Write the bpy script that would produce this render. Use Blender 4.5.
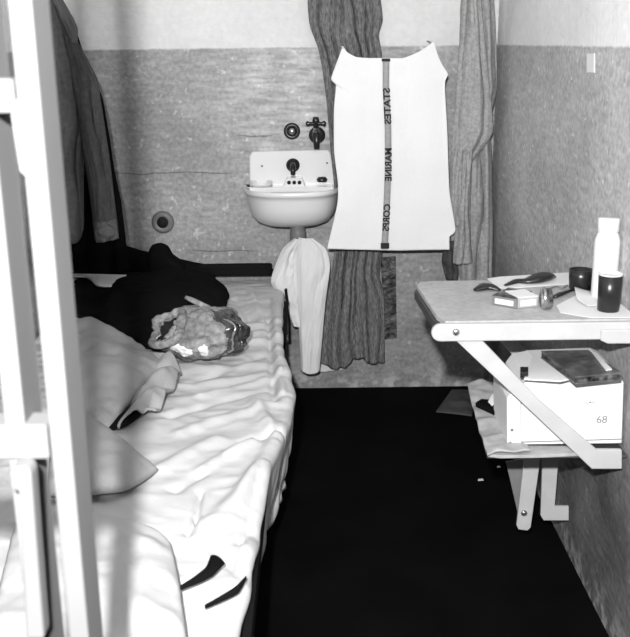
import bpy, math, random
from math import sin, cos, pi, sqrt, exp
from mathutils import Vector, Matrix, noise
random.seed(4)
S = bpy.context.scene
COL = S.collection
for o in list(bpy.data.objects): bpy.data.objects.remove(o)

# ---------------------------------------------------------------- camera, light, exposure
F, CX, CY, H = 955.0, 315.0, 318.5, 1.3
ey = Vector((-3, -276.5, F)).normalized()
ed = Vector((42, 3281, F)); ed = (ed - ed.dot(ey)*ey).normalized()
ex = ed.cross(ey)
if ex.x < 0: ex = -ex
cam = bpy.data.cameras.new('camera'); co = bpy.data.objects.new('camera', cam); COL.objects.link(co)
cam.sensor_fit = 'HORIZONTAL'; cam.sensor_width = 36; cam.lens = F/630*36
cam.clip_start = .05
# rows of the world->image rotation (image axes: right, down, forward)
right = Vector((ex[0], ey[0], -ed[0])); down = Vector((ex[1], ey[1], -ed[1])); fwd = Vector((ex[2], ey[2], -ed[2]))
m = Matrix((right, -down, -fwd)).transposed().to_4x4(); m.translation = (0, 0, H)
co.matrix_world = m
cam.dof.use_dof = True; cam.dof.focus_distance = 3.0; cam.dof.aperture_fstop = 11
S.camera = co

W = bpy.data.worlds.new('world'); S.world = W; W.use_nodes = True
W.node_tree.nodes['Background'].inputs[0].default_value = (.5, .5, .5, 1)
W.node_tree.nodes['Background'].inputs[1].default_value = .02
# the photographer's flash, held just above the camera
fl = bpy.data.lights.new('flash', 'POINT'); fl.energy = 395; fl.shadow_soft_size = .022
fo = bpy.data.objects.new('flash', fl); fo.location = (-.075, -.12, 1.52); COL.objects.link(fo)
S.view_settings.view_transform = 'Standard'; S.view_settings.look = 'None'
S.view_settings.exposure = 0.0; S.view_settings.gamma = 1; S.view_settings.use_curve_mapping = False

def at(u, v, x=None, y=None, z=None):
    r = Vector((u-CX, v-CY, F)); d = Vector((r.dot(ex), r.dot(ey), -r.dot(ed)))
    t = x/d.x if x is not None else (y/d.y if y is not None else (z-H)/d.z)
    return Vector((0, 0, H)) + d*t

# ---------------------------------------------------------------- helpers
ORG = {}
def mk(name, vs, fs, mat, parent=None, smooth=True, thick=0, bev=0, origin=None):
    vs = [Vector(v) for v in vs]
    if parent is not None: org = ORG[parent]
    elif origin is not None: org = Vector(origin)
    else:
        org = Vector(((min(v.x for v in vs)+max(v.x for v in vs))/2, (min(v.y for v in vs)+max(v.y for v in vs))/2, min(v.z for v in vs)))
    me = bpy.data.meshes.new(name); me.from_pydata([v-org for v in vs], [], fs); me.update()
    o = bpy.data.objects.new(name, me); COL.objects.link(o); me.materials.append(mat)
    if parent is not None: o.parent = parent
    else: o.location = org
    ORG[o] = org
    if smooth: me.shade_smooth()
    if thick:
        s = o.modifiers.new('s', 'SOLIDIFY'); s.thickness = thick; s.offset = 0
    if bev:
        b = o.modifiers.new('b', 'BEVEL'); b.width = bev; b.segments = 2; b.limit_method = 'ANGLE'; b.angle_limit = .6
    return o
def thing(name, label, cat, loc, group=None):
    o = bpy.data.objects.new(name, None); COL.objects.link(o); o.location = loc; o.empty_display_size = .05
    ORG[o] = Vector(loc); return tag(o, label, cat, group)
def tag(o, label, cat, group=None):
    o['label'] = label; o['category'] = cat
    if group: o['group'] = group
    return o
def struct(o): o['kind'] = 'structure'; return o
def box(name, x0, x1, y0, y1, z0, z1, mat, parent=None, bev=.002):
    v = [(x, y, z) for x in (x0, x1) for y in (y0, y1) for z in (z0, z1)]
    f = [(0,1,3,2),(4,6,7,5),(0,4,5,1),(2,3,7,6),(0,2,6,4),(1,5,7,3)]
    return mk(name, v, f, mat, parent, smooth=False, bev=bev)
def prism(name, pts, vec, mat, parent=None, bev=.001, smooth=False):
    """pts: closed 3-D outline, extruded by vec"""
    n = len(pts); vec = Vector(vec); pts = [Vector(p) for p in pts]
    vs = pts + [p+vec for p in pts]
    fs = [tuple(range(n)), tuple(range(2*n-1, n-1, -1))] + [(i, i+n, (i+1) % n+n, (i+1) % n) for i in range(n)]
    o = mk(name, vs, fs, mat, parent, smooth=smooth, bev=bev)
    import bmesh
    bm = bmesh.new(); bm.from_mesh(o.data); bmesh.ops.recalc_face_normals(bm, faces=bm.faces); bm.to_mesh(o.data); bm.free()
    return o
def tube(name, pts, r, mat, parent=None, n=12):
    pts = [Vector(p) for p in pts]; rs = r if isinstance(r, (list, tuple)) else [r]*len(pts)
    vs, fs = [], []
    up = None
    for i, p in enumerate(pts):
        d = (pts[min(i+1, len(pts)-1)] - pts[max(i-1, 0)]).normalized()
        a = d.orthogonal().normalized() if up is None else (up - up.dot(d)*d).normalized()
        up = a; b = d.cross(a)
        vs += [p + rs[i]*(cos(2*pi*k/n)*a + sin(2*pi*k/n)*b) for k in range(n)]
    for i in range(len(pts)-1):
        fs += [(i*n+k, i*n+(k+1) % n, (i+1)*n+(k+1) % n, (i+1)*n+k) for k in range(n)]
    fs += [tuple(range(n))[::-1], tuple(range((len(pts)-1)*n, len(pts)*n))]
    return mk(name, vs, fs, mat, parent)
def lathe(name, prof, c, mat, parent=None, axis='Z', n=32):
    """prof: (r, h) pairs"""
    vs, fs = [], []; c = Vector(c)
    for r, h in prof:
        for k in range(n):
            a = 2*pi*k/n; p = Vector((r*cos(a), r*sin(a), h))
            if axis == 'Y': p = Vector((p.x, -p.z, p.y))     # h runs towards the camera
            if axis == 'X': p = Vector((p.z, p.x, p.y))
            vs.append(c+p)
    for i in range(len(prof)-1):
        fs += [(i*n+k, i*n+(k+1) % n, (i+1)*n+(k+1) % n, (i+1)*n+k) for k in range(n)]
    fs += [tuple(range(n))[::-1], tuple(range((len(prof)-1)*n, len(prof)*n))]
    return mk(name, vs, fs, mat, parent)
def poly(pl, n):
    """smooth resample of a polyline to n points (Catmull-Rom over arc length)"""
    pl = [Vector(p) for p in pl]
    if len(pl) == 2: return [pl[0].lerp(pl[1], i/(n-1)) for i in range(n)]
    d = [0]
    for a, b in zip(pl, pl[1:]): d.append(d[-1]+max((b-a).length, 1e-6))
    out = []
    for i in range(n):
        s = d[-1]*i/(n-1); k = 0
        while k < len(pl)-2 and d[k+1] < s: k += 1
        t = (s-d[k])/(d[k+1]-d[k])
        p0, p1, p2, p3 = pl[max(k-1, 0)], pl[k], pl[k+1], pl[min(k+2, len(pl)-1)]
        cr = .5*((2*p1)+(p2-p0)*t+(2*p0-5*p1+4*p2-p3)*t*t+(3*p1-p0-3*p2+p3)*t**3)
        out.append(cr.lerp(p1.lerp(p2, t), .5))
    return out
def coons(name, top, bot, left, right, disp, mat, parent=None, nu=60, nv=60, thick=.004):
    """sheet spanned by four edges; top/bot run left to right, left/right run top to bottom; disp(u,v,p) -> Vector"""
    T, B, L, R = poly(top, nu), poly(bot, nu), poly(left, nv), poly(right, nv)
    vs = []
    for j in range(nv):
        v = j/(nv-1)
        for i in range(nu):
            u = i/(nu-1)
            p = (1-v)*T[i]+v*B[i]+(1-u)*L[j]+u*R[j]-((1-u)*(1-v)*T[0]+u*(1-v)*T[-1]+(1-u)*v*B[0]+u*v*B[-1])
            vs.append(p+disp(u, v, p))
    fs = [(j*nu+i, j*nu+i+1, (j+1)*nu+i+1, (j+1)*nu+i) for j in range(nv-1) for i in range(nu-1)]
    return mk(name, vs, fs, mat, parent, thick=thick)
def nz(x, y, z=0): return noise.noise(Vector((x, y, z)))
def ridge(x, y, z=0): return 1-2*abs(nz(x, y, z))
def px(pts, **k): return [at(a, b, **k) for a, b in pts]
def hang(name, L, R, y, mat, parent=None, freq=4, amp=.02, seed=0, top=None, bot=None, nu=70, nv=90, thick=.005, lean=0, wander=.35, grow=0):
    """hanging cloth in the plane Y=y; L/R pixel edges measured on the photo, folds bulge towards the room"""
    L3, R3 = px(L, y=y), px(R, y=y)
    T3 = px(top, y=y) if top else [L3[0], R3[0]]; B3 = px(bot, y=y) if bot else [L3[-1], R3[-1]]
    def d(u, v, p):
        w = u + wander*(nz(u*2+seed, v*2.2, seed)) + .12*nz(seed, v*6, u*3)
        a = amp*(1+grow*(v-.5))
        f = abs(sin(pi*freq*w+seed))**.8 + .3*abs(sin(pi*freq*1.7*w+seed*2+v*2)) + .45*nz(u*4, v*5, seed) + .2*ridge(u*7+v*3, v*7, seed+3)
        e = min(1, 6*u, 6*(1-u))
        return Vector((0, -a*f*(.35+.65*e) - lean*v - a*.8*sin(pi*u), 0))
    return coons(name, T3, B3, L3, R3, d, mat, parent, nu, nv, thick)

# ---------------------------------------------------------------- materials
def M(name, c, rough=.85, var=.12, scale=6, bump=.0, bscale=120, metal=0, var2=0, scale2=60, spec=.3, stretch=None):
    m = bpy.data.materials.new(name); m.use_nodes = True; nt = m.node_tree; N = nt.nodes; Lk = nt.links.new
    b = N['Principled BSDF']; b.inputs['Roughness'].default_value = rough; b.inputs['Metallic'].default_value = metal
    b.inputs['Specular IOR Level'].default_value = spec
    tc = N.new('ShaderNodeTexCoord'); mp = N.new('ShaderNodeMapping'); Lk(tc.outputs['Object'], mp.inputs[0])
    if stretch: mp.inputs['Scale'].default_value = stretch
    n1 = N.new('ShaderNodeTexNoise'); n1.inputs['Scale'].default_value = scale; n1.inputs['Detail'].default_value = 6
    Lk(mp.outputs[0], n1.inputs[0])
    r = N.new('ShaderNodeMapRange'); r.inputs['From Min'].default_value = .3; r.inputs['From Max'].default_value = .7
    r.inputs['To Min'].default_value = c*(1-var); r.inputs['To Max'].default_value = c*(1+var)
    Lk(n1.outputs[0], r.inputs[0]); out = r.outputs[0]
    if var2:
        n2 = N.new('ShaderNodeTexNoise'); n2.inputs['Scale'].default_value = scale2; n2.inputs['Detail'].default_value = 3
        Lk(mp.outputs[0], n2.inputs[0])
        r2 = N.new('ShaderNodeMapRange'); r2.inputs['From Min'].default_value = .3; r2.inputs['From Max'].default_value = .7
        r2.inputs['To Min'].default_value = 1-var2; r2.inputs['To Max'].default_value = 1+var2
        Lk(n2.outputs[0], r2.inputs[0]); mu = N.new('ShaderNodeMath'); mu.operation = 'MULTIPLY'
        Lk(out, mu.inputs[0]); Lk(r2.outputs[0], mu.inputs[1]); out = mu.outputs[0]
    cc = N.new('ShaderNodeCombineColor')
    for k in range(3): Lk(out, cc.inputs[k])
    Lk(cc.outputs[0], b.inputs['Base Color'])
    if bump:
        n3 = N.new('ShaderNodeTexNoise'); n3.inputs['Scale'].default_value = bscale; n3.inputs['Detail'].default_value = 4
        Lk(mp.outputs[0], n3.inputs[0]); bp = N.new('ShaderNodeBump'); bp.inputs['Strength'].default_value = bump; bp.inputs['Distance'].default_value = .01
        Lk(n3.outputs[0], bp.inputs['Height']); Lk(bp.outputs[0], b.inputs['Normal'])
    m['out'] = 0
    return m
def wall_mat(name, low, high, zline, bump=.35, gz=.75, g0=.35, g1=.75, worn=None):
    """two-tone painted plaster: grey dado below zline, pale paint above"""
    m = bpy.data.materials.new(name); m.use_nodes = True; nt = m.node_tree; N = nt.nodes; Lk = nt.links.new
    b = N['Principled BSDF']; b.inputs['Roughness'].default_value = .75; b.inputs['Specular IOR Level'].default_value = .25
    g = N.new('ShaderNodeNewGeometry'); sp = N.new('ShaderNodeSeparateXYZ'); Lk(g.outputs['Position'], sp.inputs[0])
    def noi(s, d=6, st=None):
        n = N.new('ShaderNodeTexNoise'); n.inputs['Scale'].default_value = s; n.inputs['Detail'].default_value = d
        if st:
            mp = N.new('ShaderNodeMapping'); mp.inputs['Scale'].default_value = st; Lk(g.outputs['Position'], mp.inputs[0]); Lk(mp.outputs[0], n.inputs[0])
        else: Lk(g.outputs['Position'], n.inputs[0])
        return n.outputs[0]
    def mr(s, a, b_, c, d):
        r = N.new('ShaderNodeMapRange'); Lk(s, r.inputs[0])
        for k, x in zip((1, 2, 3, 4), (a, b_, c, d)): r.inputs[k].default_value = x
        return r.outputs[0]
    def op(o, a, b_=None):
        q = N.new('ShaderNodeMath'); q.operation = o
        for k, x in enumerate((a, b_)):
            if x is None: continue
            if isinstance(x, (int, float)): q.inputs[k].default_value = x
            else: Lk(x, q.inputs[k])
        return q.outputs[0]
    lo = op('MULTIPLY', mr(noi(3.5), .3, .7, low*.85, low*1.15), mr(noi(70, 3), .3, .7, .8, 1.2))
    lo = op('MULTIPLY', lo, mr(noi(14, 8, (1, 1, 3.5)), .3, .7, .88, 1.12))
    # pale chipped flecks and dirt low down, plus painted under-table shade on the right wall
    lo = op('ADD', lo, op('MULTIPLY', mr(noi(38, 2), .66, .72, 0, 1), low*.5))
    grime_shade = op('MULTIPLY', mr(sp.outputs[2], gz*.4, gz, 1, 0), mr(noi(5), .3, .7, g0, g1))
    lo = op('MULTIPLY', lo, op('SUBTRACT', 1.0, grime_shade))
    scuff = op('MULTIPLY', mr(sp.outputs[2], .02, .1, 1, 0), mr(noi(22, 4), .48, .6, 0, 1))
    lo = op('ADD', lo, op('MULTIPLY', scuff, low*.45))
    if worn:      # paint worn back to pale plaster in a patch above the basin
        vd = N.new('ShaderNodeVectorMath'); vd.operation = 'DISTANCE'; Lk(g.outputs['Position'], vd.inputs[0]); vd.inputs[1].default_value = worn
        wd_ = op('ADD', vd.outputs['Value'], mr(noi(6, 6), .3, .7, -.12, .12))
        lo = op('ADD', lo, op('MULTIPLY', mr(wd_, .12, .5, 1, 0), mr(noi(16, 5, (.6, 1, 3.5)), .4, .65, low*.12, low*.75)))
        # hairline cracks
        for zc, x0, x1 in ((.845, -.75, -.28), (.548, -.48, -.2), (.975, -.3, -.12)):
            dz = op('ABSOLUTE', op('SUBTRACT', op('ADD', sp.outputs[2], mr(noi(7), .3, .7, -.008, .008)), zc))
            cr = op('MULTIPLY', mr(dz, .0, .0035, 1, 0), op('MULTIPLY', mr(sp.outputs[0], x0, x0+.05, 0, 1), mr(sp.outputs[0], x1-.05, x1, 1, 0)))
            lo = op('MULTIPLY', lo, op('SUBTRACT', 1.0, op('MULTIPLY', cr, .6)))
    hi = op('MULTIPLY', mr(noi(4), .3, .7, high*.94, high*1.06), mr(noi(50, 3), .3, .7, .96, 1.04))
    zz = op('ADD', sp.outputs[2], mr(noi(40), 0, 1, -.004, .004))
    k = mr(zz, zline-.003, zline+.003, 0, 1)
    mx = N.new('ShaderNodeMix'); mx.data_type = 'FLOAT'; Lk(k, mx.inputs[0]); Lk(lo, mx.inputs[2]); Lk(hi, mx.inputs[3])
    cc = N.new('ShaderNodeCombineColor')
    for i in range(3): Lk(mx.outputs[0], cc.inputs[i])
    Lk(cc.outputs[0], b.inputs['Base Color'])
    bp = N.new('ShaderNodeBump'); bp.inputs['Strength'].default_value = bump; bp.inputs['Distance'].default_value = .006
    Lk(op('ADD', noi(60, 6), op('MULTIPLY', noi(12, 4, (1, 1, 4)), 1.5)), bp.inputs['Height']); Lk(bp.outputs[0], b.inputs['Normal'])
    return m

ZL = 1.282
WALLB = wall_mat('plaster_back', .33, .70, ZL, gz=.6, g0=.15, g1=.45, worn=(.0, 3.513, 1.15))
WALLR = wall_mat('plaster_right', .46, .85, ZL, gz=.8, g0=.62, g1=.86)  # heavy low darkening paints in the shade under the table
FLOOR = M('dark_floor_paint', .003, rough=.8, var=.3, bump=.02, spec=.03)
CEIL = M('ceiling_paint', .55)
ENAMEL = M('pale_bar_enamel', .165, rough=.8, var=.05, spec=.1)
PORC = M('porcelain', .72, rough=.25, var=.03, spec=.5)
DMET = M('dark_metal', .05, rough=.3, var=.3, metal=.7, spec=.5)
CHROME = M('worn_chrome', .45, rough=.25, var=.2, metal=.9)
PIPE = M('painted_pipe', .16, rough=.4, var=.2)
NEARW = M('near_white_cotton', .44, var=.05, bump=.2, bscale=40)
SHEET = M('white_cotton', .50, var=.04, bump=.12, bscale=60)
TOWEL = M('white_towelling', .80, var=.03, bump=.2, bscale=260)
STRIPE = M('towel_stripe', .34, var=.1, scale=80)
INK = M('dark_ink', .025, var=.3)
WOOLG = M('grey_wool', .22, var=.1, bump=.25, bscale=220)
WOOLG2 = M('grey_wool_lighter', .29, var=.1, bump=.25, bscale=220)
RIB = M('ribbed_grey_cloth', .155, var=.15, scale=8, var2=.55, scale2=70, bump=.5, bscale=90, stretch=(4, 1, .8))
COAT = M('mid_grey_cloth', .32, var=.1, var2=.2, scale2=90, bump=.3, bscale=150)
JACK = M('dark_grey_cloth', .06, var=.15, var2=.2, scale2=80, bump=.2, bscale=200)
JACKL = M('jacket_lining', .11, var=.15)
BLACK = M('black_wool', .006, rough=1, var=.3, spec=.03)
STEEL = M('dark_bed_steel', .008, rough=.8, var=.2, spec=.05)
PLAST = M('white_cloth_plain', .68, var=.04, bump=.1, bscale=90)
PAPER = M('paper', .66, rough=.8, var=.05)
NEWS = M('newsprint', .34, rough=.9, var=.18, scale=30)
TTOP = M('table_top_grey', .36, rough=.6, var=.12, scale=9, var2=.12, scale2=90)
TEDGE = M('table_edge_dark', .05, rough=.6)
WPAINT = M('white_paint', .42, rough=.5, var=.06, scale=20)
PLASTER = M('papier_mache', .21, rough=.9, var=.35, scale=22, var2=.25, scale2=90, bump=.9, bscale=45)
DHAIR = M('dark_glossy_hair', .035, rough=.2, var=.8, scale=40, bump=1, bscale=28, spec=.9, stretch=(1, .35, 1))
FLESHD = M('dark_hollow', .008, rough=.8, var=.4, scale=25)
MOTT = M('mottled_dark', .06, rough=.4, var=.9, scale=30, var2=.95, scale2=70, bump=.6, bscale=70)
BOOKD = M('dark_cover', .10, rough=.5, var=.5, scale=18, var2=.4)
BPLASTIC = M('black_plastic', .012, rough=.3, var=.1, spec=.5)

# ---------------------------------------------------------------- the cell
XL, XR, YB, YF = -.865, .655, 3.513, .74
struct(box('wall_back', XL-.1, XR+.1, YB, YB+.12, 0, 2.3, WALLB, bev=0))
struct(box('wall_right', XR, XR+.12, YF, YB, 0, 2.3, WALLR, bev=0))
struct(box('wall_left', XL-.12, XL, YF, YB, 0, 2.3, WALLB, bev=0))
struct(box('floor', -2.2, 2.2, -1.6, YB+.12, -.1, 0, FLOOR, bev=0))
struct(box('ceiling', XL-.12, XR+.12, YF, YB+.12, 2.3, 2.4, CEIL, bev=0))

# front grille of flat bars beside the open cell doorway
g = thing('cell_grille', 'white painted flat steel bars of the cell front, out of focus at left', 'cell bars', (-.5, .8, 0))
def bar(xa, xb, z0=0, z1=2.28, y0=.77, y1=.825): return box('upright_bar', xa, xb, y0, y1, z0, z1, ENAMEL, g, bev=.002)
bar(-.2325, -.2145)
bar(-.2705, -.253)
for k in range(5): bar(-.384-.11*k, -.3665-.11*k)
for z0, z1 in ((.062, .098), (.355, .391), (.655, .69), (.953, .985), (1.249, 1.2755), (1.55, 1.585), (1.85, 1.885), (2.2, 2.235)):
    box('crossbar', -.86, -.2335, .766, .80, z0, z1, ENAMEL, g, bev=.003)
prism('gusset_plate', px([(9, 100), (30, 100), (37, 178), (28, 178), (20, 171), (15, 140)], y=.7693), (0, .006, 0), ENAMEL, g, bev=0)
h = tag(prism('door_catch', px([(9, 474), (12, 468), (26, 467), (31, 473), (36, 540), (44, 640), (25, 640), (21, 540), (18, 492), (10, 490)], y=.745), (0, .022, 0), ENAMEL, bev=.003),
    'white hooked steel strip hanging below the lower crossbar', 'door catch')

# ---------------------------------------------------------------- bed
cot = thing('prison_cot', 'dark steel cot frame under the white bedding', 'cot', (-.48, 2.4, 0))
box('side_rail', -.123, -.108, 1.1, 3.43, .36, .40, STEEL, cot)
box('side_rail', -.86, -.845, 1.1, 3.43, .36, .40, STEEL, cot)
box('head_rail', -.855, -.158, 3.41, 3.445, .478, .52, STEEL, cot, bev=.006)
box('foot_rail', -.855, -.108, 1.1, 1.125, .36, .40, STEEL, cot)
tube('corner_bend', [(-.165, 3.43, .50), (-.135, 3.41, .485), (-.106, 3.34, .445), (-.098, 3.2, .43), (-.096, 2.9, .41)], .0055, STEEL, cot)
for x, y in ((-.11, 1.33), (-.855, 1.2), (-.118, 3.3), (-.855, 3.3)):
    tube('leg', [(x, y, .38), (x, y, 0)], .007, STEEL if y > 1.4 else CHROME, cot)
box('mattress_base', -.84, -.135, 1.13, 3.40, .30, .365, STEEL, cot, bev=.02)

EDGE = [(3.47, -.15), (3.40, -.128), (3.30, -.112), (3.1, -.110), (2.9, -.104), (2.7, -.097), (2.55, -.088), (2.42, -.066), (2.3, -.055), (2.15, -.060), (2.0, -.075), (1.8, -.098), (1.6, -.108), (1.4, -.116), (1.2, -.124), (1.0, -.13)]
def edge(y):
    for (a, xa), (b, xb) in zip(EDGE, EDGE[1:]):
        if b <= y <= a:
            t = (y-b)/(a-b); t = t*t*(3-2*t); return xb+(xa-xb)*t
    return EDGE[0][1] if y > EDGE[0][0] else EDGE[-1][1]
SEG = []   # creases: x0,y0,x1,y1,width,depth (negative = ridge)
def seg(p, q, w, d, z=.45):
    a, b = at(*p, z=z), at(*q, z=z); SEG.append((a.x, a.y, b.x, b.y, w, d))
seg((200, 575), (165, 588), .006, .02); seg((252, 540), (240, 580), .02, -.015)
seg((200, 492), (196, 515), .006, .022); seg((196, 515), (187, 533), .006, .02)
seg((245, 442), (292, 425), .012, .035); seg((205, 470), (250, 444), .016, -.022)
seg((215, 520), (262, 470), .02, -.02); seg((240, 540), (258, 505), .008, .02)
seg((180, 432), (285, 398), .02, -.014); seg((170, 415), (270, 385), .014, .012)
seg((200, 395), (280, 372), .014, -.012); seg((190, 380), (262, 352), .016, .01)
seg((275, 300), (283, 392), .012, -.02); seg((268, 320), (274, 400), .010, .016)
seg((250, 290), (262, 320), .014, -.012); seg((235, 300), (250, 318), .014, .012)
seg((255, 400), (288, 455), .016, -.02); seg((272, 445), (230, 520), .014, -.015)
seg((215, 440), (150, 475), .02, -.014); seg((225, 460), (175, 490), .014, .014)
seg((255, 560), (262, 520), .01, -.02); seg((230, 560), (248, 590), .012, .018)
def segs(x, y):
    s = 0
    for x0, y0, x1, y1, w, d in SEG:
        dx, dy = x1-x0, y1-y0; t = max(0, min(1, ((x-x0)*dx+(y-y0)*dy)/(dx*dx+dy*dy)))
        qx, qy = x0+t*dx-x, y0+t*dy-y; q = sqrt(qx*qx+qy*qy)
        s -= d*exp(-(q/w)**2)
    return s*.75
def top_z(x, y):
    b = .445 + .012*nz(x*3, y*2) + .009*(.45+.55*max(0, min(1, (y-1.9)/.5)))*(ridge(x*4+.8*y, y*9-2.2*x, 1)-.6)*(.5+.5*nz(x*2, y*2, 5)+.3) + .003*ridge(x*14, y*20, 3)
    return b + segs(x, y)
def drape():
    ys = [3.47 - i*.0068 for i in range(int((3.47-1.02)/.0068))]
    nf, nd = 116, 30
    vs = []
    for y in ys:
        e = edge(y) + .008*nz(y*9, 3)
        for i in range(nf):
            x = XL+.01+(e-.02-(XL+.01))*i/(nf-1); vs.append((x, y, top_z(x, y)))
        z0 = top_z(e-.02, y)
        for j in range(1, nd+1):
            t = j/nd
            if t < .25:
                a = t/.25*pi/2; x = e-.02+.02*sin(a); z = z0-.02*(1-cos(a))
            else:
                s = (t-.25)/.75
                q_ = max(0, min(1, (y-1.9)/.8)); hem = .14*(1-q_)+.30*q_ + .02*nz(y*4, 7)
                x = e-(.045+.05*max(0, min(1, (2.1-y)/.4)))*s + (.022-.012*max(0, min(1, (2.1-y)/.4)))*s*sin(y*17+3*nz(y*3, 2)+s*2)*.6 + .012*nz(y*20, s*3)*s*2
                z = (z0-.02)*(1-s)+hem*s
            vs.append((x, y, z))
    w = nf+nd
    fs = [(j*w+i, (j+1)*w+i, (j+1)*w+i+1, j*w+i+1) for j in range(len(ys)-1) for i in range(w-1)]
    return mk('bed_sheet', vs, fs, SHEET, thick=.003)
tag(drape(), 'rumpled white sheet covering the bed and hanging over its edge', 'sheet')

def lay(dome=.02, wr=.01, f=8, seed=0, rot=.5, edge_drop=0.0):
    def d(u, v, p):
        c = (16*u*(1-u)*v*(1-v))
        x, y = p.x*cos(rot)-p.y*sin(rot), p.x*sin(rot)+p.y*cos(rot)
        return Vector((0, 0, dome*c**.4 + wr*(ridge(x*f*.4, y*f, seed)-.5)*min(1, c*4) + wr*.4*nz(p.x*25, p.y*25, seed)))
    return d
# white folded sheet at the near end
def P3(pts): return [at(a, b, z=c) for a, b, c in pts]
def clampx(ps, lo=-.852): return [Vector((max(p.x, lo), p.y, p.z)) for p in ps]
nb = coons('folded_white_sheet',
    clampx(P3([(20, 515, .47), (90, 518, .475), (130, 525, .475), (150, 530, .475), (168, 544, .472)])),
    clampx(P3([(-40, 760, .475), (60, 760, .48), (120, 760, .48), (196, 760, .47)])),
    clampx(P3([(20, 515, .47), (0, 600, .475), (-40, 760, .475)])), P3([(168, 544, .472), (176, 585, .474), (183, 637, .474), (196, 760, .47)]),
    lay(.022, .014, 7, 2, .3), NEARW, thick=.012)
tag(nb, 'smooth bright white folded sheet at the near end of the bed', 'folded sheet')

# dark slivers laid on the near sheets as painted fold shade
db = thing('fold_shade', 'dark slivers laid for the shade in folds of the near white sheets', 'blanket', at(225, 575, z=.45))
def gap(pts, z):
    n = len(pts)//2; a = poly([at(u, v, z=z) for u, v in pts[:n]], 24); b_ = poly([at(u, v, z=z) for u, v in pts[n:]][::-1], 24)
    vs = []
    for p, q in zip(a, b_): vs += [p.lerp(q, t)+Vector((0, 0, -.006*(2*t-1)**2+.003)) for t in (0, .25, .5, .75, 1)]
    return mk('shade_sliver', vs, [(i*5+k, i*5+k+1, i*5+k+6, i*5+k+5) for i in range(23) for k in range(4)], BLACK, db, thick=.002)
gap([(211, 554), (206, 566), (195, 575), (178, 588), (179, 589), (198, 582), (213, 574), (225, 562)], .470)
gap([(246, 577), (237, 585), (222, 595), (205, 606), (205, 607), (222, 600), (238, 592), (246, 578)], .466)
# grey blankets
bl = coons('grey_blanket',
    clampx(P3([(60, 320, .50), (95, 325, .505), (125, 339, .50), (150, 356, .485), (167, 368, .48)])),
    clampx(P3([(56, 420, .47), (80, 424, .47), (97, 429, .465), (110, 431, .46)])),
    clampx(P3([(60, 320, .50), (50, 370, .48), (56, 420, .47)])), P3([(167, 368, .48), (152, 381, .478), (135, 398, .475), (120, 416, .47), (110, 431, .46)]),
    lay(.045, .018, 6, 4, .9), WOOLG2, thick=.009)
tag(bl, 'folded grey wool blanket lying just below the dummy head', 'blanket')
bl2 = coons('grey_blanket',
    clampx(P3([(60, 410, .47), (82, 416, .475), (92, 424, .475), (100, 434, .475)])),
    clampx(P3([(50, 496, .47), (80, 496, .472), (105, 494, .472), (130, 489, .47), (157, 471, .464)])),
    clampx(P3([(60, 410, .47), (52, 450, .475), (50, 496, .47)])), P3([(100, 434, .475), (118, 447, .475), (138, 459, .47), (157, 471, .464)]),
    lay(.035, .012, 5, 9, .2), WOOLG2, thick=.009)
tag(bl2, 'pointed corner of grey blanket lying nearer than the folded one', 'blanket')
bl3 = coons('rumpled_cloth',
    P3([(158, 368, .47), (166, 364, .475), (174, 368, .475), (181, 374, .465)]),
    P3([(118, 430, .462), (132, 424, .468), (146, 416, .465), (156, 418, .462)]),
    P3([(158, 368, .47), (142, 392, .465), (128, 412, .462), (118, 430, .462)]), P3([(181, 374, .465), (175, 388, .47), (168, 398, .462), (163, 406, .468), (156, 418, .462)]),
    lambda u, v, p: Vector((0, 0, .024*abs(sin(v*7.5+u*3))*(u*(1.15-u)*4)**.5 + .012*sin(pi*u)+.006*nz(p.x*30, p.y*30))), WOOLG2, thick=.006, nu=40, nv=60)
tag(bl3, 'rumpled grey cloth with curled hem poking from under the blanket', 'cloth')
blk = coons('dark_sock', P3([(128, 412, .468), (138, 404, .472), (146, 406, .47)]), P3([(108, 431, .462), (120, 428, .465), (131, 423, .463)]),
    P3([(128, 412, .468), (116, 423, .465), (108, 431, .462)]), P3([(146, 406, .47), (140, 416, .468), (131, 423, .463)]), lay(.016, .01, 12), BLACK, nu=20, nv=20, thick=.006)
tag(blk, 'small black cloth tucked in the fold of the grey blanket', 'cloth')

# black coat thrown over the pillow end
ct = coons('black_coat',
    clampx(P3([(60, 277, .49), (90, 277, .49), (96, 283, .475), (105, 289, .465), (116, 287, .47), (124, 280, .485), (140, 277, .50), (175, 273, .52), (205, 275, .53), (218, 283, .51), (224, 289, .49)])),
    clampx(P3([(52, 336, .46), (90, 338, .46), (150, 349, .465), (200, 345, .465), (221, 330, .455)])),
    clampx(P3([(60, 277, .49), (54, 310, .48), (52, 336, .46)])), P3([(224, 289, .49), (228, 296, .475), (225, 306, .47), (223, 330, .455)]),
    lay(.045, .02, 7, 12, 1.2), BLACK, thick=.012)
tag(ct, 'black wool coat heaped on the bed behind the dummy head', 'coat')
wc = coons('white_cloth', clampx(P3([(60, 274.5, .525), (100, 274.5, .527), (132, 275.5, .525)])), clampx(P3([(60, 277, .52), (88, 278, .52), (97, 286, .52), (114, 286.5, .52), (122, 280, .52), (133, 277, .52)])),
    clampx(P3([(60, 274.5, .525), (60, 277, .52)])), P3([(132, 275.5, .525), (133, 277, .52)]), lambda u, v, p: Vector((0, 0, .004*sin(pi*v))), PLAST, nu=40, nv=12, thick=.004)
tag(wc, 'small sliver of white cloth showing between the black coat and dark roll', 'cloth')
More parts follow.
